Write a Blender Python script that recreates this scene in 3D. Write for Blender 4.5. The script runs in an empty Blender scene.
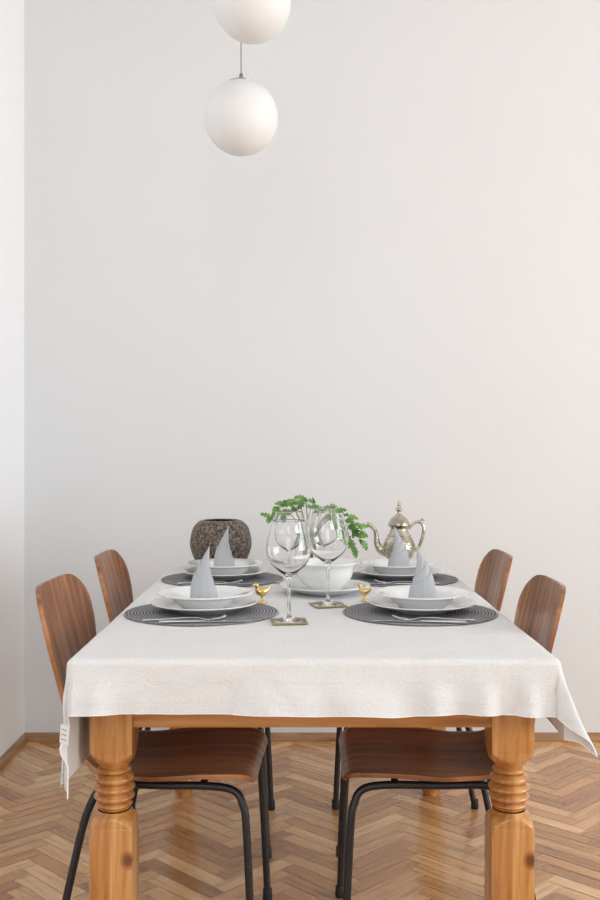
import bpy, bmesh, math, random
from mathutils import Vector, Matrix, noise as mnoise
random.seed(7)
scene=bpy.context.scene
COL=scene.collection
scene.view_settings.view_transform='Standard'
scene.view_settings.look='None'

# ---------------------------------------------------------------- materials
def srgb(r,g,b):
    f=lambda c:(c/255/12.92) if c/255<=0.04045 else ((c/255+0.055)/1.055)**2.4
    return (f(r),f(g),f(b),1)
def newmat(name,color=(0.8,0.8,0.8,1),rough=0.5,metal=0.0,spec=0.5,coat=0.0):
    m=bpy.data.materials.new(name); m.use_nodes=True
    b=m.node_tree.nodes['Principled BSDF']
    b.inputs['Base Color'].default_value=color
    b.inputs['Roughness'].default_value=rough
    b.inputs['Metallic'].default_value=metal
    b.inputs['Specular IOR Level'].default_value=spec
    b.inputs['Coat Weight'].default_value=coat
    b.inputs['Coat Roughness'].default_value=0.12
    return m,m.node_tree,b
def N(nt,t,**kw):
    n=nt.nodes.new(t)
    for k,v in kw.items(): setattr(n,k,v)
    return n
def ramp(nt,fac,stops):
    r=N(nt,'ShaderNodeValToRGB')
    el=r.color_ramp.elements
    el[0].position,el[0].color=stops[0]
    el[1].position,el[1].color=stops[-1]
    for p,c in stops[1:-1]:
        e=el.new(p); e.color=c
    nt.links.new(fac,r.inputs[0]); return r.outputs[0]
def bump(nt,b,h,strength,dist=0.002):
    n=N(nt,'ShaderNodeBump'); n.inputs['Strength'].default_value=strength
    n.inputs['Distance'].default_value=dist
    nt.links.new(h,n.inputs['Height']); nt.links.new(n.outputs[0],b.inputs['Normal'])
def noise(nt,vec,scale,detail=4,rough=0.55,dist=0.0):
    n=N(nt,'ShaderNodeTexNoise'); n.inputs['Scale'].default_value=scale
    n.inputs['Detail'].default_value=detail; n.inputs['Roughness'].default_value=rough
    n.inputs['Distortion'].default_value=dist
    if vec is not None: nt.links.new(vec,n.inputs['Vector'])
    return n.outputs[0]
def mapped(nt,kind,scale):
    tc=N(nt,'ShaderNodeTexCoord'); mp=N(nt,'ShaderNodeMapping')
    mp.inputs['Scale'].default_value=scale
    nt.links.new(tc.outputs[kind],mp.inputs['Vector']); return mp.outputs[0]

def wood(name,dark,mid,light,scale,rough=0.35,coat=0.3,knots=False):
    m,nt,b=newmat(name,mid,rough,coat=coat)
    v=mapped(nt,'Object',scale)
    n1=noise(nt,v,1.0,6,0.6,0.9)
    c=ramp(nt,n1,[(0.32,dark),(0.5,mid),(0.66,light)])
    if knots:
        v2=mapped(nt,'Object',(1,1,0.8))
        vo=N(nt,'ShaderNodeTexVoronoi'); vo.inputs['Scale'].default_value=9
        nt.links.new(v2,vo.inputs['Vector'])
        k=ramp(nt,vo.outputs['Distance'],[(0.06,(0,0,0,1)),(0.17,(1,1,1,1))])
        mx=N(nt,'ShaderNodeMix',data_type='RGBA')
        nt.links.new(k,mx.inputs[0]); mx.inputs[6].default_value=srgb(112,62,24)
        nt.links.new(c,mx.inputs[7]); c=mx.outputs[2]
    nt.links.new(c,b.inputs['Base Color'])
    bump(nt,b,n1,0.12,0.001)
    return m

def plaster(name,col):
    m,nt,b=newmat(name,col,0.85,spec=0.2)
    v=mapped(nt,'Object',(1,1,1))
    n=noise(nt,v,1.2,3)
    c1=tuple(x*0.985 for x in col[:3])+(1,)
    c=ramp(nt,n,[(0.35,c1),(0.65,col)])
    nt.links.new(c,b.inputs['Base Color'])
    bump(nt,b,noise(nt,v,60,5),0.05,0.002)
    return m
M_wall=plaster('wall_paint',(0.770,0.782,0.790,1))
M_wall_l_lit=plaster('wall_paint_left_lit',(0.92,0.935,0.95,1))  # lighter than M_wall: the stronger light on this wall is put into its colour
M_ceil=plaster('ceiling_paint',(0.86,0.87,0.88,1))
M_pine_z=wood('pine_vertical',srgb(152,94,46),srgb(194,134,72),srgb(216,164,104),(32,32,2.4),0.3,0.4,True)
M_pine_x=wood('pine_horizontal',srgb(156,96,46),srgb(194,134,70),srgb(214,160,98),(2.2,28,28),0.3,0.4)
M_pine_y=wood('pine_side',srgb(156,96,46),srgb(194,134,70),srgb(214,160,98),(28,2.2,28),0.3,0.4)
M_base=wood('baseboard_wood',srgb(128,92,58),srgb(156,116,78),srgb(176,134,94),(3,3,30),0.45,0.1)
M_steel,_,_=newmat('black_steel',(0.010,0.010,0.012,1),0.4)
M_rub,_,_=newmat('black_rubber',(0.01,0.01,0.01,1),0.7)

def walnut():
    m,nt,b=newmat('walnut_veneer',srgb(130,80,48),0.33,coat=0.15)
    v=mapped(nt,'UV',(38,2.6,1))
    n1=noise(nt,v,1.0,7,0.62,0.5)
    v2=mapped(nt,'UV',(6,0.9,1)); n2=noise(nt,v2,1.0,2,0.5,1.2)
    a=N(nt,'ShaderNodeMath',operation='MULTIPLY_ADD'); a.inputs[1].default_value=0.45
    nt.links.new(n2,a.inputs[0])
    s=N(nt,'ShaderNodeMath',operation='MULTIPLY'); s.inputs[1].default_value=0.55
    nt.links.new(n1,s.inputs[0]); nt.links.new(s.outputs[0],a.inputs[2])
    c=ramp(nt,a.outputs[0],[(0.36,srgb(84,48,28)),(0.48,srgb(140,88,52)),(0.60,srgb(186,128,84))])
    nt.links.new(c,b.inputs['Base Color'])
    bump(nt,b,n1,0.1,0.0008)
    return m
M_walnut=walnut()

def floor_mat():
    m,nt,b=newmat('oak_parquet',srgb(190,130,80),0.27,coat=0.35)
    at=N(nt,'ShaderNodeAttribute'); at.attribute_name='plank_col'
    v=mapped(nt,'UV',(1,1,1))
    mp=N(nt,'ShaderNodeMapping'); mp.inputs['Scale'].default_value=(5,90,1)
    nt.links.new(v,mp.inputs['Vector'])
    n1=noise(nt,mp.outputs[0],1.0,6,0.65,0.6)
    g=ramp(nt,n1,[(0.32,(0.62,0.56,0.50,1)),(0.5,(0.97,0.96,0.95,1)),(0.66,(1.14,1.12,1.10,1))])
    mx=N(nt,'ShaderNodeMix',data_type='RGBA',blend_type='MULTIPLY'); mx.inputs[0].default_value=1
    nt.links.new(at.outputs['Color'],mx.inputs[6]); nt.links.new(g,mx.inputs[7])
    nt.links.new(mx.outputs[2],b.inputs['Base Color'])
    r=ramp(nt,n1,[(0.3,(0.34,)*3+(1,)),(0.7,(0.18,)*3+(1,))]); nt.links.new(r,b.inputs['Roughness'])
    bump(nt,b,n1,0.06,0.001)
    return m
M_floor=floor_mat()
M_gap,_,_=newmat('floor_joint',srgb(60,36,20),0.7)

def cloth_mat():
    m,nt,b=newmat('white_cotton',(0.8,0.8,0.79,1),0.95,spec=0.05)
    v=mapped(nt,'UV',(1,1,1))
    mp=N(nt,'ShaderNodeMapping'); mp.inputs['Scale'].default_value=(1,2.2,1); nt.links.new(v,mp.inputs['Vector'])
    n0=noise(nt,mp.outputs[0],170,4,0.75)
    n1=noise(nt,v,8,3,0.5,0.5)
    sep=N(nt,'ShaderNodeSeparateXYZ'); nt.links.new(v,sep.inputs[0])
    def saw(out,freq,thr):
        a=N(nt,'ShaderNodeMath',operation='MULTIPLY'); a.inputs[1].default_value=freq; nt.links.new(out,a.inputs[0])
        f=N(nt,'ShaderNodeMath',operation='FRACT'); nt.links.new(a.outputs[0],f.inputs[0])
        g=N(nt,'ShaderNodeMath',operation='LESS_THAN'); g.inputs[1].default_value=thr; nt.links.new(f.outputs[0],g.inputs[0])
        return g.outputs[0]
    band=saw(sep.outputs[1],24,0.045); dash=saw(sep.outputs[0],70,0.6)
    mul=N(nt,'ShaderNodeMath',operation='MULTIPLY'); nt.links.new(band,mul.inputs[0]); nt.links.new(dash,mul.inputs[1])
    base=ramp(nt,n0,[(0.3,(0.75,0.755,0.755,1)),(0.62,(0.87,0.88,0.885,1))])
    col=N(nt,'ShaderNodeMix',data_type='RGBA'); nt.links.new(mul.outputs[0],col.inputs[0])
    nt.links.new(base,col.inputs[6]); col.inputs[7].default_value=(0.90,0.905,0.905,1)
    nt.links.new(col.outputs[2],b.inputs['Base Color'])
    a1=N(nt,'ShaderNodeMath',operation='MULTIPLY_ADD'); nt.links.new(n1,a1.inputs[0]); a1.inputs[1].default_value=4.5; nt.links.new(n0,a1.inputs[2])
    a2=N(nt,'ShaderNodeMath',operation='MULTIPLY_ADD'); nt.links.new(mul.outputs[0],a2.inputs[0]); a2.inputs[1].default_value=0.5; nt.links.new(a1.outputs[0],a2.inputs[2])
    bump(nt,b,a2.outputs[0],1.0,0.0025)
    return m
M_cloth=cloth_mat()

def mat_weave():
    m,nt,b=newmat('grey_woven',srgb(110,110,115),0.9,spec=0.15)
    v=mapped(nt,'Object',(1,1,1))
    w=N(nt,'ShaderNodeTexWave',wave_type='RINGS',rings_direction='Z'); w.inputs['Scale'].default_value=38
    w.inputs['Distortion'].default_value=0.8
    nt.links.new(v,w.inputs['Vector'])
    n=noise(nt,v,170,2,0.7)
    a=N(nt,'ShaderNodeMath',operation='MULTIPLY'); nt.links.new(w.outputs['Fac'],a.inputs[0]); nt.links.new(n,a.inputs[1])
    c=ramp(nt,a.outputs[0],[(0.02,srgb(84,84,88)),(0.5,srgb(168,168,172))])
    nt.links.new(c,b.inputs['Base Color']); bump(nt,b,a.outputs[0],0.7,0.003)
    return m
M_mat=mat_weave()
M_porc,_,_=newmat('white_porcelain',(0.84,0.85,0.84,1),0.14,coat=0.5)
M_glassm=bpy.data.materials.new('clear_glass'); M_glassm.use_nodes=True
b=M_glassm.node_tree.nodes['Principled BSDF']
b.inputs['Transmission Weight'].default_value=1; b.inputs['Roughness'].default_value=0.0; b.inputs['IOR'].default_value=1.45
b.inputs['Base Color'].default_value=(1,1,1,1)
M_steelc,_,_=newmat('polished_steel',(0.62,0.62,0.63,1),0.18,1.0)
M_brass,_,_=newmat('brass',srgb(226,196,136),0.32,1.0)
M_brassd,_,_=newmat('gold_coaster',srgb(176,152,96),0.4,0.8)
def napk():
    m,nt,b=newmat('grey_linen',srgb(184,187,191),0.9,spec=0.15)
    v=mapped(nt,'Object',(1,1,1)); n=noise(nt,v,500,2); bump(nt,b,n,0.4,0.001)
    return m
M_nap=napk()
M_opal,_,ob=newmat('opal_glass',(0.79,0.80,0.80,1),0.45,spec=0.35)
M_chrome,_,_=newmat('brushed_metal',(0.45,0.45,0.44,1),0.3,1.0)
M_cord,_,_=newmat('cord_grey',(0.42,0.38,0.32,1),0.6)
def hammered():
    m,nt,b=newmat('hammered_dark',srgb(100,88,80),0.5,0.3)
    v=mapped(nt,'Object',(1,1,1))
    vo=N(nt,'ShaderNodeTexVoronoi',feature='DISTANCE_TO_EDGE'); vo.inputs['Scale'].default_value=95
    nt.links.new(v,vo.inputs['Vector'])
    n=noise(nt,v,90,5,0.7)
    c1=ramp(nt,n,[(0.38,srgb(60,50,46)),(0.62,srgb(158,140,128))])
    k=ramp(nt,vo.outputs['Distance'],[(0.0,(0,0,0,1)),(0.10,(1,1,1,1))])
    mx=N(nt,'ShaderNodeMix',data_type='RGBA',blend_type='MULTIPLY'); mx.inputs[0].default_value=0.75
    nt.links.new(c1,mx.inputs[6]); nt.links.new(k,mx.inputs[7]); nt.links.new(mx.outputs[2],b.inputs['Base Color'])
    bump(nt,b,vo.outputs['Distance'],0.8,0.006)
    return m
M_ham=hammered()
def silver():
    m,nt,b=newmat('engraved_silver',srgb(176,168,150),0.26,1.0)
    v=mapped(nt,'Object',(1,1,1))
    vo=N(nt,'ShaderNodeTexVoronoi'); vo.inputs['Scale'].default_value=110
    nt.links.new(v,vo.inputs['Vector']); n=noise(nt,v,18,4)
    c=ramp(nt,n,[(0.3,srgb(130,122,106)),(0.65,srgb(215,208,192))]); nt.links.new(c,b.inputs['Base Color'])
    bump(nt,b,vo.outputs['Distance'],0.45,0.003)
    return m
M_silver=silver()
def leafm():
    m,nt,b=newmat('leaf_green',srgb(84,128,50),0.45)
    v=mapped(nt,'Object',(1,1,1)); n=noise(nt,v,30,3)
    c=ramp(nt,n,[(0.3,srgb(58,106,38)),(0.7,srgb(130,176,82))]); nt.links.new(c,b.inputs['Base Color'])
    return m
M_leaf=leafm()
M_stem,_,_=newmat('stem_green',srgb(110,134,66),0.5)
M_paper,_,_=newmat('label_paper',(0.78,0.78,0.78,1),0.8)
M_ink,_,_=newmat('label_ink',(0.25,0.25,0.25,1),0.8)

# ---------------------------------------------------------------- geometry helpers
def link(name,me,mats,parent=None,smooth=True,loc=(0,0,0)):
    o=bpy.data.objects.new(name,me)
    for m in (mats if isinstance(mats,(list,tuple)) else [mats]): me.materials.append(m)
    if smooth:
        for p in me.polygons: p.use_smooth=True
    COL.objects.link(o); o.location=loc
    if parent: o.parent=parent
    return o
def empty(name,loc=(0,0,0),rz=0):
    e=bpy.data.objects.new(name,None); e.empty_display_size=0.05
    COL.objects.link(e); e.location=loc; e.rotation_euler=(0,0,rz); return e
def from_py(name,vs,fs):
    me=bpy.data.meshes.new(name); me.from_pydata([tuple(v) for v in vs],[],fs); me.update(); return me
def recalc(me):
    bm=bmesh.new(); bm.from_mesh(me); bmesh.ops.recalc_face_normals(bm,faces=bm.faces); bm.to_mesh(me); bm.free()
def lathe_me(name,prof,segs=64,closed=False,wave=None):
    vs=[];fs=[];rings=[]
    for i,(r,z) in enumerate(prof):
        if r<1e-6:
            rings.append([len(vs)]); vs.append((0,0,z))
        else:
            ring=[]
            for k in range(segs):
                a=2*math.pi*k/segs
                rr=r*(1+(wave(r,a) if wave else 0))
                ring.append(len(vs)); vs.append((rr*math.cos(a),rr*math.sin(a),z))
            rings.append(ring)
    n=len(rings); rng=range(n if closed else n-1)
    for i in rng:
        A=rings[i];B=rings[(i+1)%n]
        if len(A)==1 and len(B)==1: continue
        for k in range(segs):
            k2=(k+1)%segs
            if len(A)==1: fs.append((A[0],B[k2],B[k]))
            elif len(B)==1: fs.append((A[k],A[k2],B[0]))
            else: fs.append((A[k],A[k2],B[k2],B[k]))
    me=from_py(name,vs,fs); recalc(me); return me
def lathe(name,prof,mat,parent=None,loc=(0,0,0),segs=64,closed=False,wave=None):
    return link(name,lathe_me(name,prof,segs,closed,wave),mat,parent,True,loc)
def smooth_prof(pts,sub=6):
    out=[]; n=len(pts)
    for i in range(n-1):
        p0=pts[max(i-1,0)];p1=pts[i];p2=pts[i+1];p3=pts[min(i+2,n-1)]
        for s in range(sub):
            t=s/sub
            out.append(tuple(0.5*((2*b)+(-a+c)*t+(2*a-5*b+4*c-d)*t*t+(-a+3*b-3*c+d)*t**3) for a,b,c,d in zip(p0,p1,p2,p3)))
    out.append(tuple(pts[-1])); return out
def tube_me(name,pts,rad,segs=12,sub=6,smooth=True):
    P=smooth_prof(pts,sub) if smooth else pts
    P=[Vector(p) for p in P]; n=len(P)
    R=rad if isinstance(rad,(list,tuple)) else [rad]*len(pts)
    if len(R)!=n:
        RR=[]
        for i in range(n):
            t=i/(n-1)*(len(R)-1); k=min(int(t),len(R)-2); f=t-k
            RR.append(R[k]*(1-f)+R[k+1]*f)
        R=RR
    vs=[];fs=[]
    T0=(P[1]-P[0]).normalized()
    u=T0.orthogonal().normalized()
    for i in range(n):
        T=(P[min(i+1,n-1)]-P[max(i-1,0)]).normalized()
        u=(u-T*u.dot(T)).normalized(); w=T.cross(u)
        for k in range(segs):
            a=2*math.pi*k/segs
            vs.append(P[i]+(u*math.cos(a)+w*math.sin(a))*R[i])
    for i in range(n-1):
        for k in range(segs):
            k2=(k+1)%segs
            fs.append((i*segs+k,i*segs+k2,(i+1)*segs+k2,(i+1)*segs+k))
    fs.append(tuple(range(segs))[::-1]); fs.append(tuple((n-1)*segs+k for k in range(segs)))
    return from_py(name,vs,fs)
def tube(name,pts,rad,mat,parent=None,segs=12,sub=6,smooth=True):
    return link(name,tube_me(name,pts,rad,segs,sub,smooth),mat,parent)
def box_me(name,lo,hi,bev=0.0,seg=2):
    bm=bmesh.new(); bmesh.ops.create_cube(bm,size=1)
    for v in bm.verts:
        v.co=Vector([(lo[i]+hi[i])/2+v.co[i]*(hi[i]-lo[i]) for i in range(3)])
    if bev>0: bmesh.ops.bevel(bm,geom=bm.edges[:],offset=bev,segments=seg,affect='EDGES',profile=0.6)
    me=bpy.data.meshes.new(name); bm.to_mesh(me); bm.free(); return me
def box(name,lo,hi,mat,parent=None,bev=0.0,seg=2):
    return link(name,box_me(name,lo,hi,bev,seg),mat,parent,False)
def join_me(name,mes):
    bm=bmesh.new()
    for m in mes: bm.from_mesh(m)
    me=bpy.data.meshes.new(name); bm.to_mesh(me); bm.free(); return me

# ---------------------------------------------------------------- room
XL,XR,YB,YF,ZC=-1.13,5.0,4.10,-2.6,3.45
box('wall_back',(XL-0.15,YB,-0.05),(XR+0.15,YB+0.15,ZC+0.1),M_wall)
box('wall_left',(XL-0.15,YF,-0.05),(XL,YB,ZC+0.1),M_wall_l_lit)
box('ceiling',(XL,YF,ZC),(XR,YB,ZC+0.12),M_ceil)
wy0,wy1,wz0,wz1=-1.0,2.5,0.5,3.1
link('wall_right',join_me('wall_right',[
  box_me('a',(XR,YF,-0.05),(XR+0.15,wy0,ZC+0.1)),box_me('b',(XR,wy1,-0.05),(XR+0.15,YB,ZC+0.1)),
  box_me('c',(XR,wy0,-0.05),(XR+0.15,wy1,wz0)),box_me('d',(XR,wy0,wz1),(XR+0.15,wy1,ZC+0.1))]),M_wall,None,False)
M_frame,_,_=newmat('window_white',(0.85,0.85,0.85,1),0.4)
fr=[box_me('f',(XR+0.04,wy0,wz0),(XR+0.09,wy1,wz0+0.06)),box_me('f',(XR+0.04,wy0,wz1-0.06),(XR+0.09,wy1,wz1))]
for k in range(4):
    y=wy0+(wy1-wy0-0.06)*k/3
    fr.append(box_me('f',(XR+0.04,y,wz0+0.06),(XR+0.09,y+0.06,wz1-0.06)))
link('window_1',join_me('window_1',fr),M_frame,None,False)
def bbprof(name,p0,p1,nrm):
    prof=[(0,0),(0.022,0),(0.022,0.008),(0.018,0.020),(0.010,0.028),(0,0.032)]
    vs=[];n=len(prof)
    for p in (p0,p1):
        for d,z in prof: vs.append((p[0]+nrm[0]*d,p[1]+nrm[1]*d,z))
    fs=[(i,(i+1)%n,n+(i+1)%n,n+i) for i in range(n)]+[tuple(range(n)),tuple(range(n,2*n))]
    me=from_py(name,vs,fs); recalc(me); link(name,me,M_base,None,False)
bbprof('baseboard_back',(XL,YB),(XR,YB),(0,-1))
bbprof('baseboard_left',(XL,YF),(XL,YB-0.022),(1,0))

# herringbone parquet
W=0.052;n_=5;g=0.0010
bm=bmesh.new(); uvl=bm.loops.layers.uv.new('UVMap'); cl=bm.loops.layers.float_color.new('plank_col')
cs=[srgb(222,174,120),srgb(200,150,98),srgb(232,190,140),srgb(178,128,80),srgb(214,164,112),srgb(206,154,100),srgb(226,180,128),srgb(190,138,88)]
ca=math.cos(math.pi/4); 
def rot(x,y): return ((x-y)*ca,(x+y)*ca)
def plank(x0,y0,x1,y1,horiz):
    cx,cy=rot((x0+x1)/2,(y0+y1)/2)
    cx+=0.9; cy+=1.0
    if not(XL-0.4<cx<XR+0.4 and YF-0.4<cy<YB+0.4): return
    pts=[(x0+g,y0+g),(x1-g,y0+g),(x1-g,y1-g),(x0+g,y1-g)]
    vs=[]
    for p in pts:
        a,b_=rot(*p); vs.append(bm.verts.new((a+0.9,b_+1.0,0)))
    f=bm.faces.new(vs); c=random.choice(cs); j=random.uniform(0.90,1.06)
    ou,ov=random.random()*50,random.random()*50
    for lp,p in zip(f.loops,pts):
        u,v=(p[0]-x0,p[1]-y0) if horiz else (p[1]-y0,p[0]-x0)
        lp[uvl].uv=(u+ou,v+ov); lp[cl]=(c[0]*j,c[1]*j,c[2]*j,1)
for k in range(-160,160):
    for m in range(-20,21):
        ox=2*n_*m
        plank((k+ox)*W,k*W,(k+ox+n_)*W,(k+1)*W,True)
        plank((k+ox)*W,(k+1)*W,(k+ox+1)*W,(k+1+n_)*W,False)
for co,no in (((XL,0,0),(-1,0,0)),((XR,0,0),(1,0,0)),((0,YB,0),(0,1,0)),((0,YF,0),(0,-1,0))):
    bmesh.ops.bisect_plane(bm,geom=bm.verts[:]+bm.edges[:]+bm.faces[:],plane_co=co,plane_no=no,clear_outer=True)
nf=len(bm.faces)
slab=box_me('s',(XL,YF,-0.06),(XR,YB,-0.0015))
bm.from_mesh(slab)
bm.faces.ensure_lookup_table()
for f in bm.faces[nf:]: f.material_index=1
me=bpy.data.meshes.new('floor'); bm.to_mesh(me); bm.free()
link('floor',me,[M_floor,M_gap],None,False)

# ---------------------------------------------------------------- table
TX,HW,TY0,TY1,TZ=0.028,0.483,2.01,3.62,0.765
table=empty('dining_table',(TX,0,0))
box('table_top',(-HW,TY0,TZ-0.032),(HW,TY1,TZ),M_pine_x,table,0.006)
box('apron_front',(-HW+0.09,2.135,0.597),(HW-0.09,2.160,TZ-0.032),M_pine_x,table,0.003)
box('apron_back',(-HW+0.09,3.47,0.597),(HW-0.09,3.495,TZ-0.032),M_pine_x,table,0.003)
box('apron_left',(-HW+0.068,2.20,0.597),(-HW+0.093,3.44,TZ-0.032),M_pine_y,table,0.003)
box('apron_right',(HW-0.093,2.20,0.597),(HW-0.068,3.44,TZ-0.032),M_pine_y,table,0.003)
def table_leg(name,x,y):
    h=0.0455
    up=box_me('u',(-h,-h,0.545),(h,h,TZ-0.032),0.004)
    lo=box_me('l',(-h,-h,0.13),(h,h,0.385),0.004)
    def sqr(z0,h0,z1,r1,steps=10):
        vs=[];fs=[];S=64
        for i in range(steps+1):
            t=i/steps; z=z0+(z1-z0)*t
            for k in range(S):
                a=2*math.pi*(k+0.5)/S; c,s=math.cos(a),math.sin(a)
                q=h0/max(abs(c),abs(s)); cap=h0*1.42*(1-t)+r1*t
                rr=min(q,cap); vs.append((rr*c,rr*s,z))
        for i in range(steps):
            for k in range(S):
                k2=(k+1)%S; fs.append((i*S+k,i*S+k2,(i+1)*S+k2,(i+1)*S+k))
        return from_py('q',vs,fs)
    a=sqr(0.546,h-0.001,0.512,0.032); b2=sqr(0.384,h-0.001,0.414,0.035)
    c2=sqr(0.131,h-0.001,0.105,0.030)
    P=[(0.0,0.515),(0.032,0.513),(0.030,0.508)]
    def ring(zc,r,hh):
        return [(r*0.78+ (r-r*0.78)*math.sin(math.pi*i/8),zc+hh/2-hh*i/8) for i in range(9)]
    P+=ring(0.500,0.036,0.014)+ring(0.482,0.042,0.020)+ring(0.462,0.045,0.019)+ring(0.443,0.044,0.018)+ring(0.426,0.039,0.014)+[(0.034,0.417),(0.0,0.412)]
    r=lathe_me('r',P,48)
    Q=[(0,0.112),(0.030,0.11),(0.026,0.10)]+ring(0.09,0.038,0.018)+smooth_prof([(0.030,0.08),(0.042,0.055),(0.040,0.030),(0.028,0.006),(0.026,0.0)],4)+[(0,0.0)]
    q=lathe_me('q',Q,48)
    me=join_me(name,[up,lo,a,b2,c2,r,q]); recalc(me)
    o=link(name,me,M_pine_z,table,True,(x,y,0))
    try: me.set_sharp_from_angle(angle=math.radians(35))
    except Exception: pass
    return o
i=1
for x in (-0.430,0.425):
    for y in (2.167,3.465):
        table_leg('leg_%d'%i,x,y); i+=1

# ---------------------------------------------------------------- tablecloth
cloth=empty('tablecloth',(TX,0,0))
OL,OR,OF,OB=0.262,0.168,0.115,0.12
CZ=TZ+0.0035
def lin(a,b,n): return [a+(b-a)*i/n for i in range(n+1)]
us=lin(-HW-OL,-HW,50)+lin(-HW,HW,190)[1:]+lin(HW,HW+OR,36)[1:]
vs_=lin(TY0-OF,TY0,34)+lin(TY0,TY1,170)[1:]+lin(TY1,TY1+OB,20)[1:]
R=0.012
def fbm(x,y,s,seed=0.0):
    return mnoise.noise(Vector((x*s,y*s,seed)))
def crease(x,y,s,seed):
    return 1-min(1,abs(mnoise.noise(Vector((x*s,y*s,seed))))*4)
def g_(u,c,w): return math.exp(-((u-c)/w)**2)
def clothpt(u,v):
    qx=min(max(u,-HW),HW); qy=min(max(v,TY0),TY1)
    ox,oy=u-qx,v-qy; d=math.hypot(ox,oy)
    edge=max(0,1-max(0,(v-TY0))/0.35)
    z=CZ+0.0012+0.0010*fbm(u,v,8,1.0)+0.0012*crease(u,v,3.0,5.0)*edge*(1 if oy==0 else 0)*min(1,max(0,v-TY0)/0.02)
    if d<1e-7: return Vector((u,v,z))
    z=CZ+0.0012+0.0010*fbm(qx,qy,8,1.0)
    dx,dy=ox/d,oy/d
    ang=R*math.pi/2
    if d<ang:
        hh=R*math.sin(d/R); zz=R*(1-math.cos(d/R)); return Vector((qx+dx*hh,qy+dy*hh,z-zz))
    rem=d-ang
    cornerness=4*dx*dx*dy*dy
    ramp_=min(1,rem/0.06)
    if ox<0 and oy<0:
        fl=0.05+0.05*cornerness-0.02*abs(dx)
    elif ox>0 and oy<0:
        fl=0.05+0.30*(dx*abs(dy)*2)**1.2
    elif ox>0: fl=0.05+0.04*math.sin(v*9+1)
    elif ox<0: fl=0.03+0.03*math.sin(v*9.0+3)
    else: fl=0.10
    if oy>0 and ox!=0: fl+=0.25*cornerness
    if oy<0:
        wv_=0.14*math.sin(u*11.0+0.6+2.2*fbm(u,v,5,2))+0.09*fbm(u*1.4,v*0.4,12,3.0)+0.05*(crease(u+0.5*v,v*0.3,4,9)-0.4)
        fl+=abs(dy)*wv_*ramp_
        fl+=abs(dy)*ramp_*(0.26*g_(u,HW-0.05,0.024)+0.24*g_(u,HW-0.14,0.028)-0.12*g_(u,HW-0.095,0.02)+0.18*g_(u,HW-0.24,0.03)+0.16*g_(u,-HW+0.05,0.024))
        if ox!=0: fl+=0.05*math.sin(math.atan2(abs(dx),abs(dy))*9)*ramp_*cornerness
    fl=max(fl,0.0)
    hh=rem*fl; zz=math.sqrt(max(rem*rem-hh*hh,0))
    if oy<0: zz*=1+0.02*math.sin(u*9+1.0)+0.03*fbm(u,0,9,4)+0.06*g_(u,HW-0.02,0.10)
    return Vector((qx+dx*(R+hh),qy+dy*(R+hh),z-R-zz))
V=[];F=[];nu=len(us);nv=len(vs_)
for v in vs_:
    for u in us: V.append(clothpt(u,v))
for j in range(nv-1):
    for i in range(nu-1):
        a=j*nu+i; F.append((a,a+1,a+nu+1,a+nu))
me=from_py('cloth',V,F)
uvd=me.uv_layers.new(name='UVMap')
for lp in me.loops:
    k=lp.vertex_index; uvd.data[lp.index].uv=(us[k%nu],vs_[k//nu])
co=link('cloth',me,M_cloth,cloth)
so=co.modifiers.new('thick','SOLIDIFY'); so.thickness=0.0016; so.offset=1
hp=[clothpt(u,vs_[0]+0.0005)+Vector((0,-0.0004,0)) for u in us]
link('hem_front',tube_me('hem_front',hp,0.0016,8,1,False),M_cloth,cloth)
hp=[clothpt(us[0],v) for v in vs_]
link('hem_left',tube_me('hem_left',hp,0.0016,8,1,False),M_cloth,cloth)
hp=[clothpt(us[-1],v) for v in vs_]
link('hem_right',tube_me('hem_right',hp,0.0016,8,1,False),M_cloth,cloth)
lb=clothpt(-HW-0.15,TY0-0.05)
lab=box('care_label',(-0.012,-0.0006,-0.038),(0.012,0.0006,0.0),M_paper,cloth)
lab.location=lb+Vector((0.002,-0.022,0.03)); lab.rotation_euler=(0,math.radians(6),math.radians(-35))
for k in range(3):
    t=box('label_line_%d'%(k+1),(-0.008,-0.0009,-0.010-k*0.010),(0.007,0.0009,-0.0085-k*0.010),M_ink,cloth)
    t.location=lab.location; t.rotation_euler=lab.rotation_euler

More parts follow.
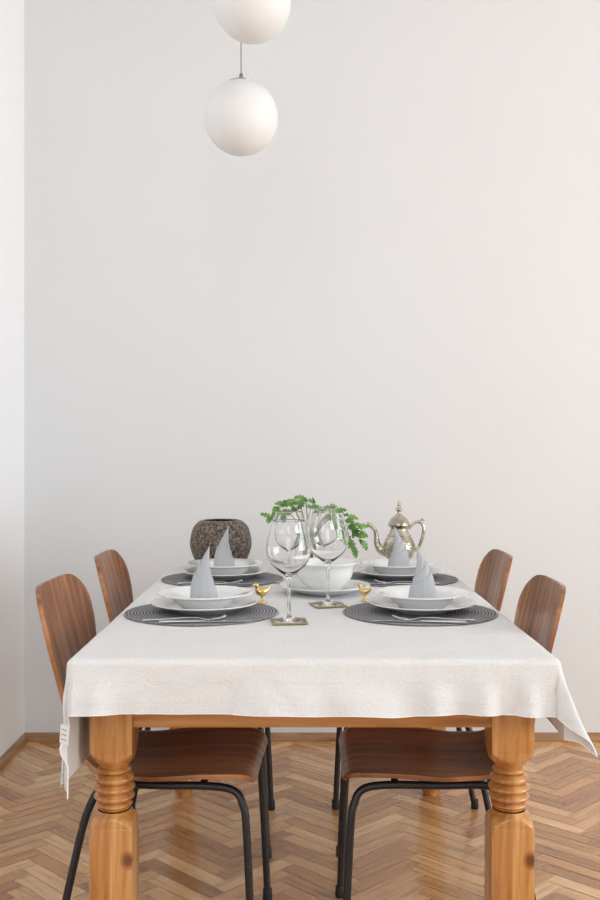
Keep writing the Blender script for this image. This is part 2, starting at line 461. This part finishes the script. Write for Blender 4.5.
# ---------------------------------------------------------------- chairs
prof_pts=[(0.218,0.424),(0.208,0.438),(0.182,0.446),(0.10,0.446),(0.0,0.439),(-0.09,0.437),(-0.155,0.448),(-0.200,0.482),(-0.225,0.535),(-0.245,0.61),(-0.268,0.70),(-0.290,0.79),(-0.308,0.868)]
def shell_mesh():
    P=smooth_prof(prof_pts,10)
    D=[0]
    for a,b in zip(P,P[1:]): D.append(D[-1]+math.hypot(a[0]-b[0],a[1]-b[1]))
    Lt=D[-1]
    def at(s):
        s=min(max(s,0),Lt)
        for k in range(len(D)-1):
            if D[k+1]>=s:
                t=(s-D[k])/(D[k+1]-D[k]+1e-9); return (P[k][0]*(1-t)+P[k+1][0]*t,P[k][1]*(1-t)+P[k+1][1]*t)
        return P[-1]
    keys=[(0,0.190),(0.12,0.202),(0.26,0.203),(0.38,0.182),(0.50,0.150),(0.58,0.148),(0.70,0.168),(0.86,0.196),(0.94,0.198),(2,0.196)]
    def wd(s):
        f=s/Lt
        for (a,wa),(b,wb) in zip(keys,keys[1:]):
            if a<=f<=b:
                t=(f-a)/(b-a); t=t*t*(3-2*t); w=wa*(1-t)+wb*t; break
        for e,rc in ((s,0.05),(Lt-s,0.10)):
            if e<rc: w=w-rc+math.sqrt(max(rc*rc-(rc-e)**2,0))
        return w
    S=[]
    ns=90
    for i in range(ns+1):
        t=i/ns; S.append(Lt*(0.5-0.5*math.cos(math.pi*t))*0.6+Lt*t*0.4)
    S[-1]=Lt
    nt_=24; vs=[];fs=[];uv=[]
    for s in S:
        x,z=at(s); x2,z2=at(s+0.004); x1,z1=at(s-0.004)
        tx,tz=x2-x1,z2-z1; l=math.hypot(tx,tz); tx/=l;tz/=l
        nx,nz=(tz,-tx)
        w=wd(s); f=s/Lt
        dish=0.005 if f<0.45 else 0.005+0.027*min(1,(f-0.45)/0.2)
        for k in range(nt_+1):
            t=-1+2*k/nt_; y=w*t
            up=dish*(y/0.2)**2
            vs.append((x+nx*up,y,z+nz*up)); uv.append((y,s))
    for i in range(ns):
        for k in range(nt_):
            a=i*(nt_+1)+k; fs.append((a,a+1,a+nt_+2,a+nt_+1))
    me=from_py('shell',vs,fs); l=me.uv_layers.new(name='UVMap')
    for lp in me.loops: l.data[lp.index].uv=uv[lp.vertex_index]
    return me
SH=shell_mesh()
SH.materials.append(M_walnut)
for p in SH.polygons: p.use_smooth=True
def side_pts(s):
    y=0.165*s; yf=0.195*s; z=0.419; d=0.010
    return [(0.210+d,yf,0.004),(0.205+d,yf*0.985,0.12),(0.194+d,yf*0.94,0.33),(0.186+d,y*1.08,z-0.039),(0.166+d,y*1.03,z-0.009),(0.12,y,z),(0.0,y*0.97,z-0.002),(-0.10,y*0.95,z-0.002),(-0.135,y*0.98,z-0.011),(-0.155,y*1.03,z-0.04),(-0.178,y*1.06,0.31),(-0.218,yf*0.98,0.12),(-0.242,yf,0.004)]
def chair(x,y,rz):
    c=empty('dining_chair',(x,y,0),rz)
    sh=bpy.data.objects.new('seat_shell',SH); COL.objects.link(sh); sh.parent=c
    m=sh.modifiers.new('t','SOLIDIFY'); m.thickness=0.011; m.offset=0
    bv=sh.modifiers.new('b','BEVEL'); bv.width=0.002; bv.segments=2; bv.limit_method='ANGLE'; bv.angle_limit=math.radians(50)
    tube('side_frame_1',side_pts(-1),0.0092,M_steel,c,14,5)
    tube('side_frame_2',side_pts(1),0.0092,M_steel,c,14,5)
    tube('crossbar_1',[(0.10,-0.160,0.419),(0.10,0.160,0.419)],0.008,M_steel,c,12,2)
    tube('crossbar_2',[(-0.09,-0.157,0.417),(-0.09,0.157,0.417)],0.008,M_steel,c,12,2)
    k=1
    for fx in (0.220,-0.242):
        for s in (-1,1):
            lathe('foot_%d'%k,[(0,0),(0.0115,0),(0.0125,0.003),(0.012,0.028),(0.0098,0.031),(0,0.031)],M_rub,c,(fx,0.195*s,0),20); k+=1
chair(-0.316,2.465,math.radians(-3))
chair(0.323,2.465,math.pi-math.radians(1.0))
chair(-0.315,3.115,0)
chair(0.338,3.125,math.pi)

# ---------------------------------------------------------------- place settings
SZ=CZ+0.0044
def placemat(x,y):
    lathe('placemat',[(0,0),(0.195,0),(0.197,0.0015),(0.195,0.003),(0.1,0.0032),(0,0.0032)],M_mat,None,(x,y,SZ),96)
def scal(r,a): return 0.006*abs(math.cos(a*6)) if r>0.11 else 0.0
DP=smooth_prof([(0.0,0.003),(0.060,0.003),(0.066,0.0),(0.072,0.0),(0.080,0.004),(0.100,0.010),(0.133,0.021),(0.1355,0.0235),(0.133,0.0245),(0.100,0.0145),(0.085,0.0085),(0.06,0.0075),(0.0,0.0075)],3)
SP=smooth_prof([(0.0,0.003),(0.045,0.003),(0.050,0.0),(0.055,0.0),(0.062,0.005),(0.078,0.020),(0.088,0.030),(0.119,0.037),(0.1215,0.0395),(0.119,0.0410),(0.088,0.0345),(0.074,0.024),(0.058,0.011),(0.04,0.0075),(0.0,0.0075)],3)
def plates(x,y):
    z=SZ+0.0036
    lathe('dinner_plate',DP,M_porc,None,(x,y,z),144,wave=scal)
    lathe('soup_plate',SP,M_porc,None,(x,y,z+0.0082),144,wave=scal)
    return z+0.0082+0.0085
def napkin(x,y,z,rz,lean_dir=1):
    # folded cloth standing upright: nested wraps, each cut diagonally, crossing at the front
    H=0.148; vs=[];fs=[]
    layers=[(0.0180,1.0,-math.pi*0.5,math.pi*1.5,0.0),(0.0225,0.93,-math.pi*0.98,math.pi*0.30,0.50),
            (0.0270,0.78,-math.pi*0.98,math.pi*0.28,0.56),(0.0312,0.60,-math.pi*0.98,math.pi*0.25,0.62)]
    for (rb,hh,a0,a1,hs) in layers:
        nT=90;nZ=30;base=len(vs)
        for i in range(nT+1):
            t=i/nT; a=(a0+(a1-a0)*t)
            h=H*hh*(1-hs*t**0.85)
            fold=0.0007*math.sin(t*40)
            for j in range(nZ+1):
                s=j/nZ; zz=h*s; k=zz/H
                r=(rb+fold*(1-k))*max(0.02,(1-k**2.0))
                lean=lean_dir*(-0.005*math.sin(k*math.pi)+0.012*k*k)
                vs.append((lean_dir*r*math.cos(a)*1.12+lean,r*0.66*math.sin(a),zz))
        for i in range(nT):
            for j in range(nZ):
                q=base+i*(nZ+1)+j; fs.append((q,q+1,q+nZ+2,q+nZ+1))
    me=from_py('napkin',vs,fs)
    o=link('napkin',me,M_nap,None,True,(x,y,z)); o.rotation_euler=(0,0,rz)
    m=o.modifiers.new('t','SOLIDIFY'); m.thickness=0.0016; m.offset=0
def fork(x,y,rz):
    e=empty('fork',(x,y,SZ+0.0045),rz)
    vs=[];fs=[]
    def strip(pts,mat_t=0.0018):
        base=len(vs)
        for px,w,z,yo in pts:
            vs.extend([(px,yo-w,z),(px,yo+w,z),(px,yo+w,z+mat_t),(px,yo-w,z+mat_t)])
        n=len(pts)
        for i in range(n-1):
            for k in range(4):
                k2=(k+1)%4; fs.append((base+i*4+k,base+i*4+k2,base+(i+1)*4+k2,base+(i+1)*4+k))
        fs.append((base,base+1,base+2,base+3)); e2=base+(n-1)*4; fs.append((e2,e2+1,e2+2,e2+3))
    strip([(-0.10,0.005,0,0),(-0.096,0.009,0,0),(-0.06,0.0065,0.001,0),(0.0,0.003,0.005,0),(0.035,0.0032,0.005,0),(0.048,0.009,0.002,0),(0.062,0.0115,0.0005,0)])
    for k in range(4):
        yo=-0.0092+k*0.00613
        strip([(0.061,0.0021,0.0005,yo),(0.085,0.0018,0.003,yo),(0.102,0.0008,0.009,yo)])
    me=from_py('fork_body',vs,fs); recalc(me); link('fork_body',me,M_steelc,e)
def knife(x,y,rz):
    e=empty('table_knife',(x,y,SZ+0.0045),rz)
    h=tube_me('h',[(-0.11,0,0.003),(-0.09,0,0.003),(-0.03,0,0.003),(0.0,0,0.003)],[0.004,0.0055,0.0045,0.0035],12,5)
    for v in h.vertices: v.co.y*=1.4; v.co.z=0.003+(v.co.z-0.003)*0.55
    link('handle',h,M_steelc,e)
    pts=[(0.0,-0.004),(0.02,-0.008),(0.07,-0.009),(0.10,-0.006),(0.115,0.004),(0.10,0.0045),(0.0,0.0045)]
    n=len(pts); vs=[(a,b_,0.002) for a,b_ in pts]+[(a,b_,0.0034) for a,b_ in pts]
    fs=[tuple(range(n)),tuple(range(n,2*n))]+[(i,(i+1)%n,n+(i+1)%n,n+i) for i in range(n)]
    me=from_py('blade',vs,fs); recalc(me); link('blade',me,M_steelc,e,False)
settings=[(-0.252,2.565,0.15,1),(0.307,2.565,-0.2,-1),(-0.250,3.235,0.3,1),(0.312,3.235,0.1,-1)]
for k,(x,y,r,mi) in enumerate(settings):
    placemat(x,y)
    z=plates(x+0.006,y+0.01)
    napkin(x+0.006,y+0.01,z,r,mi)
    s=1 if x<0 else -1
    if s>0:
        fork(x-0.03,y-0.138,math.radians(3)); knife(x+0.025,y-0.168,math.radians(5))
    else:
        fork(x+0.02,y-0.138,math.radians(177)); knife(x-0.02,y-0.168,math.radians(173))

# ---------------------------------------------------------------- wine glasses
def wine_glass(x,y,z0,h=0.243):
    k=h/0.243
    outer=smooth_prof([(0.0415,0.0022),(0.030,0.0035),(0.012,0.007),(0.0048,0.016),(0.0038,0.05),(0.0040,0.09),(0.0075,0.106),(0.024,0.119),(0.044,0.138),(0.0545,0.165),(0.0535,0.190),(0.0465,0.218),(0.0395,0.243)],7)
    inner=smooth_prof([(0.0387,0.243),(0.0457,0.218),(0.0527,0.190),(0.0537,0.165),(0.0432,0.1393),(0.023,0.122),(0.006,0.1135),(0.0,0.1125)],7)
    prof=[(0,0),(0.040,0),(0.042,0.001)]+outer+inner
    prof=[(r,z*k) for r,z in prof]
    lathe('wine_glass',prof,M_glassm,None,(x,y,z0),72)
def coaster(x,y,rz):
    o=link('coaster',box_me('coaster',(-0.043,-0.043,0),(0.043,0.043,0.003),0.001),M_brassd,None,False,(x,y,SZ)); o.rotation_euler=(0,0,rz)
coaster(-0.027,2.43,0.1); wine_glass(-0.027,2.43,SZ+0.0032)
coaster(0.075,2.685,0.25); wine_glass(0.075,2.685,SZ+0.0032,0.248)
wine_glass(-0.035,3.13,SZ+0.0005,0.225)
wine_glass(0.072,3.15,SZ+0.0005,0.235)

# ---------------------------------------------------------------- serving bowl on plate
bx,by=0.072,2.925
lathe('serving_plate',[(r*0.98,z) for r,z in DP],M_porc,None,(bx,by,SZ+0.0004),96)
BP=smooth_prof([(0,0.004),(0.036,0.004),(0.040,0.0),(0.045,0.0),(0.050,0.006),(0.068,0.022),(0.082,0.045),(0.087,0.066),(0.097,0.078),(0.099,0.081),(0.096,0.082),(0.084,0.069),(0.079,0.046),(0.064,0.024),(0.04,0.0105),(0,0.009)],4)
lathe('serving_bowl',BP,M_porc,None,(bx,by,SZ+0.0088),96)

# ---------------------------------------------------------------- brass figurines (small birds)
def bird(x,y,rz,s=1.0):
    e=empty('brass_bird_figurine',(x,y,SZ+0.0006),rz); e.scale=(s,s,s)
    lathe('base',[(0,0),(0.013,0),(0.014,0.002),(0.010,0.005),(0.004,0.010),(0.003,0.022),(0,0.023)],M_brass,e,(0,0,0),24)
    body=tube_me('body',[(-0.024,0,0.048),(-0.018,0,0.040),(-0.004,0,0.033),(0.008,0,0.035),(0.014,0,0.044),(0.016,0,0.052),(0.022,0,0.053),(0.030,0,0.050)],[0.001,0.006,0.0135,0.0125,0.006,0.0065,0.0045,0.0006],16,5)
    link('body',body,M_brass,e)
bird((262-300)*2.72/1000,2.72,math.radians(200),0.95)
bird((364-300)*2.74/1000+0.003,2.76,math.radians(160),0.8)

# ---------------------------------------------------------------- dark pot
pp=smooth_prof([(0,0.0),(0.055,0.0),(0.062,0.004),(0.090,0.030),(0.106,0.070),(0.108,0.100),(0.098,0.142),(0.078,0.165),(0.062,0.171)],6)
pi=smooth_prof([(0.058,0.169),(0.078,0.157),(0.094,0.133),(0.103,0.100),(0.100,0.070),(0.085,0.034),(0.055,0.008),(0,0.006)],5)
lathe('hammered_pot',pp+pi,M_ham,None,(-0.279,3.525,SZ),96)

# ---------------------------------------------------------------- moroccan teapot
tp=empty('moroccan_teapot',(0.350,3.535,SZ))
body=smooth_prof([(0,0.0),(0.036,0.0),(0.038,0.004),(0.030,0.012),(0.027,0.018),(0.042,0.032),(0.054,0.052),(0.057,0.072),(0.052,0.094),(0.040,0.116),(0.031,0.134),(0.030,0.142),(0.036,0.148),(0.038,0.152),(0.0,0.153)],5)
lathe('body',body,M_silver,tp,(0,0,0),64)
for k,(r,z) in enumerate([(0.0572,0.072),(0.041,0.116)]):
    lathe('band_%d'%(k+1),[(r-0.002,z-0.003),(r+0.0015,z-0.002),(r+0.0025,z),(r+0.0015,z+0.002),(r-0.002,z+0.003)],M_silver,tp,(0,0,0),64)
lid=smooth_prof([(0.038,0.152),(0.036,0.160),(0.028,0.174),(0.015,0.186),(0.008,0.193),(0.006,0.198),(0.011,0.204),(0.012,0.210),(0.006,0.216),(0.005,0.220),(0.007,0.225),(0.004,0.233),(0.0,0.243)],5)
lathe('lid',lid,M_silver,tp,(0,0,0),48)
tube('spout',[(-0.045,0,0.055),(-0.066,0,0.066),(-0.078,0,0.090),(-0.080,0,0.115),(-0.088,0,0.138),(-0.104,0,0.152)],[0.016,0.015,0.011,0.008,0.007,0.0075],M_silver,tp,16,6)
tube('spout_tip',[(-0.097,0,0.150),(-0.106,0,0.156),(-0.109,0,0.164)],[0.0075,0.006,0.003],M_silver,tp,12,4)
tube('handle',[(0.034,0,0.138),(0.050,0,0.156),(0.070,0,0.163),(0.086,0,0.148),(0.085,0,0.118),(0.076,0,0.088),(0.066,0,0.068),(0.052,0,0.060)],[0.004,0.005,0.006,0.006,0.006,0.006,0.005,0.004],M_silver,tp,14,6)
tube('thumb_scroll',[(0.070,0,0.163),(0.082,0,0.172),(0.090,0,0.168)],[0.004,0.004,0.002],M_silver,tp,10,4)

# ---------------------------------------------------------------- leafy sprigs in a glass vase
pl=empty('leafy_branches_in_vase',(0.030,3.36,SZ))
vz=smooth_prof([(0,0),(0.030,0.0),(0.036,0.003),(0.044,0.030),(0.046,0.070),(0.040,0.105),(0.036,0.130),(0.040,0.140)],4)+smooth_prof([(0.0385,0.140),(0.0345,0.130),(0.0385,0.104),(0.0445,0.070),(0.042,0.03),(0.030,0.010),(0,0.009)],4)
lathe('vase',vz,M_glassm,pl,(0,0,0),48)
lv=[];lf=[]
def leaf(base,dirv,up,size):
    dirv=dirv.normalized(); side=dirv.cross(up).normalized(); nrm=side.cross(dirv).normalized()
    half=[(0.0,0.02),(0.10,0.08),(0.20,0.30),(0.30,0.38),(0.36,0.16),(0.48,0.36),(0.58,0.36),(0.62,0.14),(0.74,0.25),(0.84,0.20),(1.0,0.0)]
    b0=len(lv)
    for t,w in half:
        droop=-0.22*t*t*size
        lv.append(base+dirv*t*size+nrm*droop)
        lv.append(base+dirv*t*size+side*w*size+nrm*(droop+0.10*w*size))
        lv.append(base+dirv*t*size-side*w*size+nrm*(droop+0.10*w*size))
    for i in range(len(half)-1):
        a=b0+i*3; c=a+3
        lf.append((a,a+1,c+1,c)); lf.append((a,c,c+2,a+2))
rs=random.Random(11)
targets=[(-0.128,-0.02,0.192),(-0.105,0.01,0.226),(-0.06,-0.03,0.240),(-0.02,0.01,0.246),(0.02,0.0,0.228),
 (0.09,0.0,0.212),(0.13,-0.01,0.195),(0.165,-0.01,0.160),(0.178,0.0,0.112),(0.12,0.01,0.130),(-0.08,0.03,0.20),(0.15,0.03,0.085),(0.10,0.03,0.165),(0.17,0.03,0.140)]
mes=[]
for T in targets:
    tx,ty,tz=T
    apex=max(tz+0.015,0.19)
    pts=[(tx*0.05,ty*0.05,0.03),(tx*0.14,ty*0.2,0.135),(tx*0.45,ty*0.5,min(apex,0.135+0.6*(apex-0.135)+0.02)),(tx*0.78,ty*0.8,(tz+apex)/2+0.004),(tx,ty,tz)]
    mes.append(tube_me('s',pts,[0.0020,0.0018,0.0015,0.0012,0.0008],8,6))
    P=[Vector(p) for p in smooth_prof(pts,6)]
    n=len(P); sgn=1
    for i in range(int(n*0.52),n,2):
        tn=(P[min(i+1,n-1)]-P[i-1]).normalized()
        for s in ((-1,1) if i%4==0 else (sgn,)):
            sd=tn.cross(Vector((0,0,1))).normalized()*s
            d=(tn*0.7+sd*0.7+Vector((rs.uniform(-.5,.5),rs.uniform(-.3,.3),rs.uniform(-.6,.5))))
            upv=Vector((rs.uniform(-.8,.8),rs.uniform(-1.2,-.2),0.8)).normalized()
            leaf(P[i],d,upv,rs.uniform(0.024,0.042))
        sgn=-sgn
    leaf(P[-1],P[-1]-P[-2]+Vector((0,0,rs.uniform(-.003,.003))),Vector((rs.uniform(-.5,.5),-0.8,1)),0.038)
link('stems',join_me('stems',mes),M_stem,pl)
link('leaves',from_py('leaves',lv,lf),M_leaf,pl)

# ---------------------------------------------------------------- pendant lamps
def pendant(x,y,z,r):
    e=empty('pendant_lamp',(x,y,0))
    prof=[(r*math.sin(math.pi*i/48)*1.0,z-r*math.cos(math.pi*i/48)) for i in range(46)]
    prof[0]=(0,z-r)
    zt=prof[-1][1]
    lathe('globe',prof+[(0,zt)],M_opal,e,(0,0,0),80)
    lathe('fitter',[(0,zt-0.002),(0.034,zt-0.005),(0.036,zt-0.002),(0.030,zt+0.001),(0.012,zt+0.005),(0.006,zt+0.009),(0.0045,zt+0.022),(0,zt+0.023)],M_chrome,e,(0,0,0),32)
    tube('cord',[(0,0,zt+0.020),(0,0,ZC-0.02)],0.0019,M_cord,e,8,2)
    lathe('ceiling_canopy',[(0,ZC-0.03),(0.012,ZC-0.03),(0.045,ZC-0.018),(0.05,ZC),(0,ZC)],M_chrome,e,(0,0,0),32)
pendant(-0.162,2.75,1.19+0.332*2.75,0.1015)
pendant(-0.122,2.56,1.19+0.447*2.56,0.0985)

# ---------------------------------------------------------------- lights / world
w=bpy.data.worlds.new('World'); scene.world=w; w.use_nodes=True
bg=w.node_tree.nodes['Background']; bg.inputs[0].default_value=(0.94,0.97,1.0,1); bg.inputs[1].default_value=0.60
def area(name,loc,rot,sx,sy,power,col=(1,1,1)):
    l=bpy.data.lights.new(name,'AREA'); l.shape='RECTANGLE'; l.size=sx; l.size_y=sy; l.energy=power; l.color=col
    o=bpy.data.objects.new(name,l); COL.objects.link(o); o.location=loc; o.rotation_euler=rot; return o
area('window_daylight',(XR+0.02,(wy0+wy1)/2,(wz0+wz1)/2),(0,math.radians(90),0),2.5,3.4,185,(0.94,0.975,1.0))
area('room_fill',(-0.2,-2.4,2.1),(math.radians(78),0,0),1.8,2.2,38,(0.95,0.98,1.0))  # added fill lamp behind the camera, offsets the window gradient on the back wall

cam=bpy.data.cameras.new('camera'); c=bpy.data.objects.new('camera',cam); COL.objects.link(c)
c.location=(0,0,1.19); c.rotation_euler=(math.pi/2,0,0)
cam.sensor_fit='VERTICAL'; cam.sensor_height=36; cam.lens=40; cam.clip_start=0.05
scene.camera=c
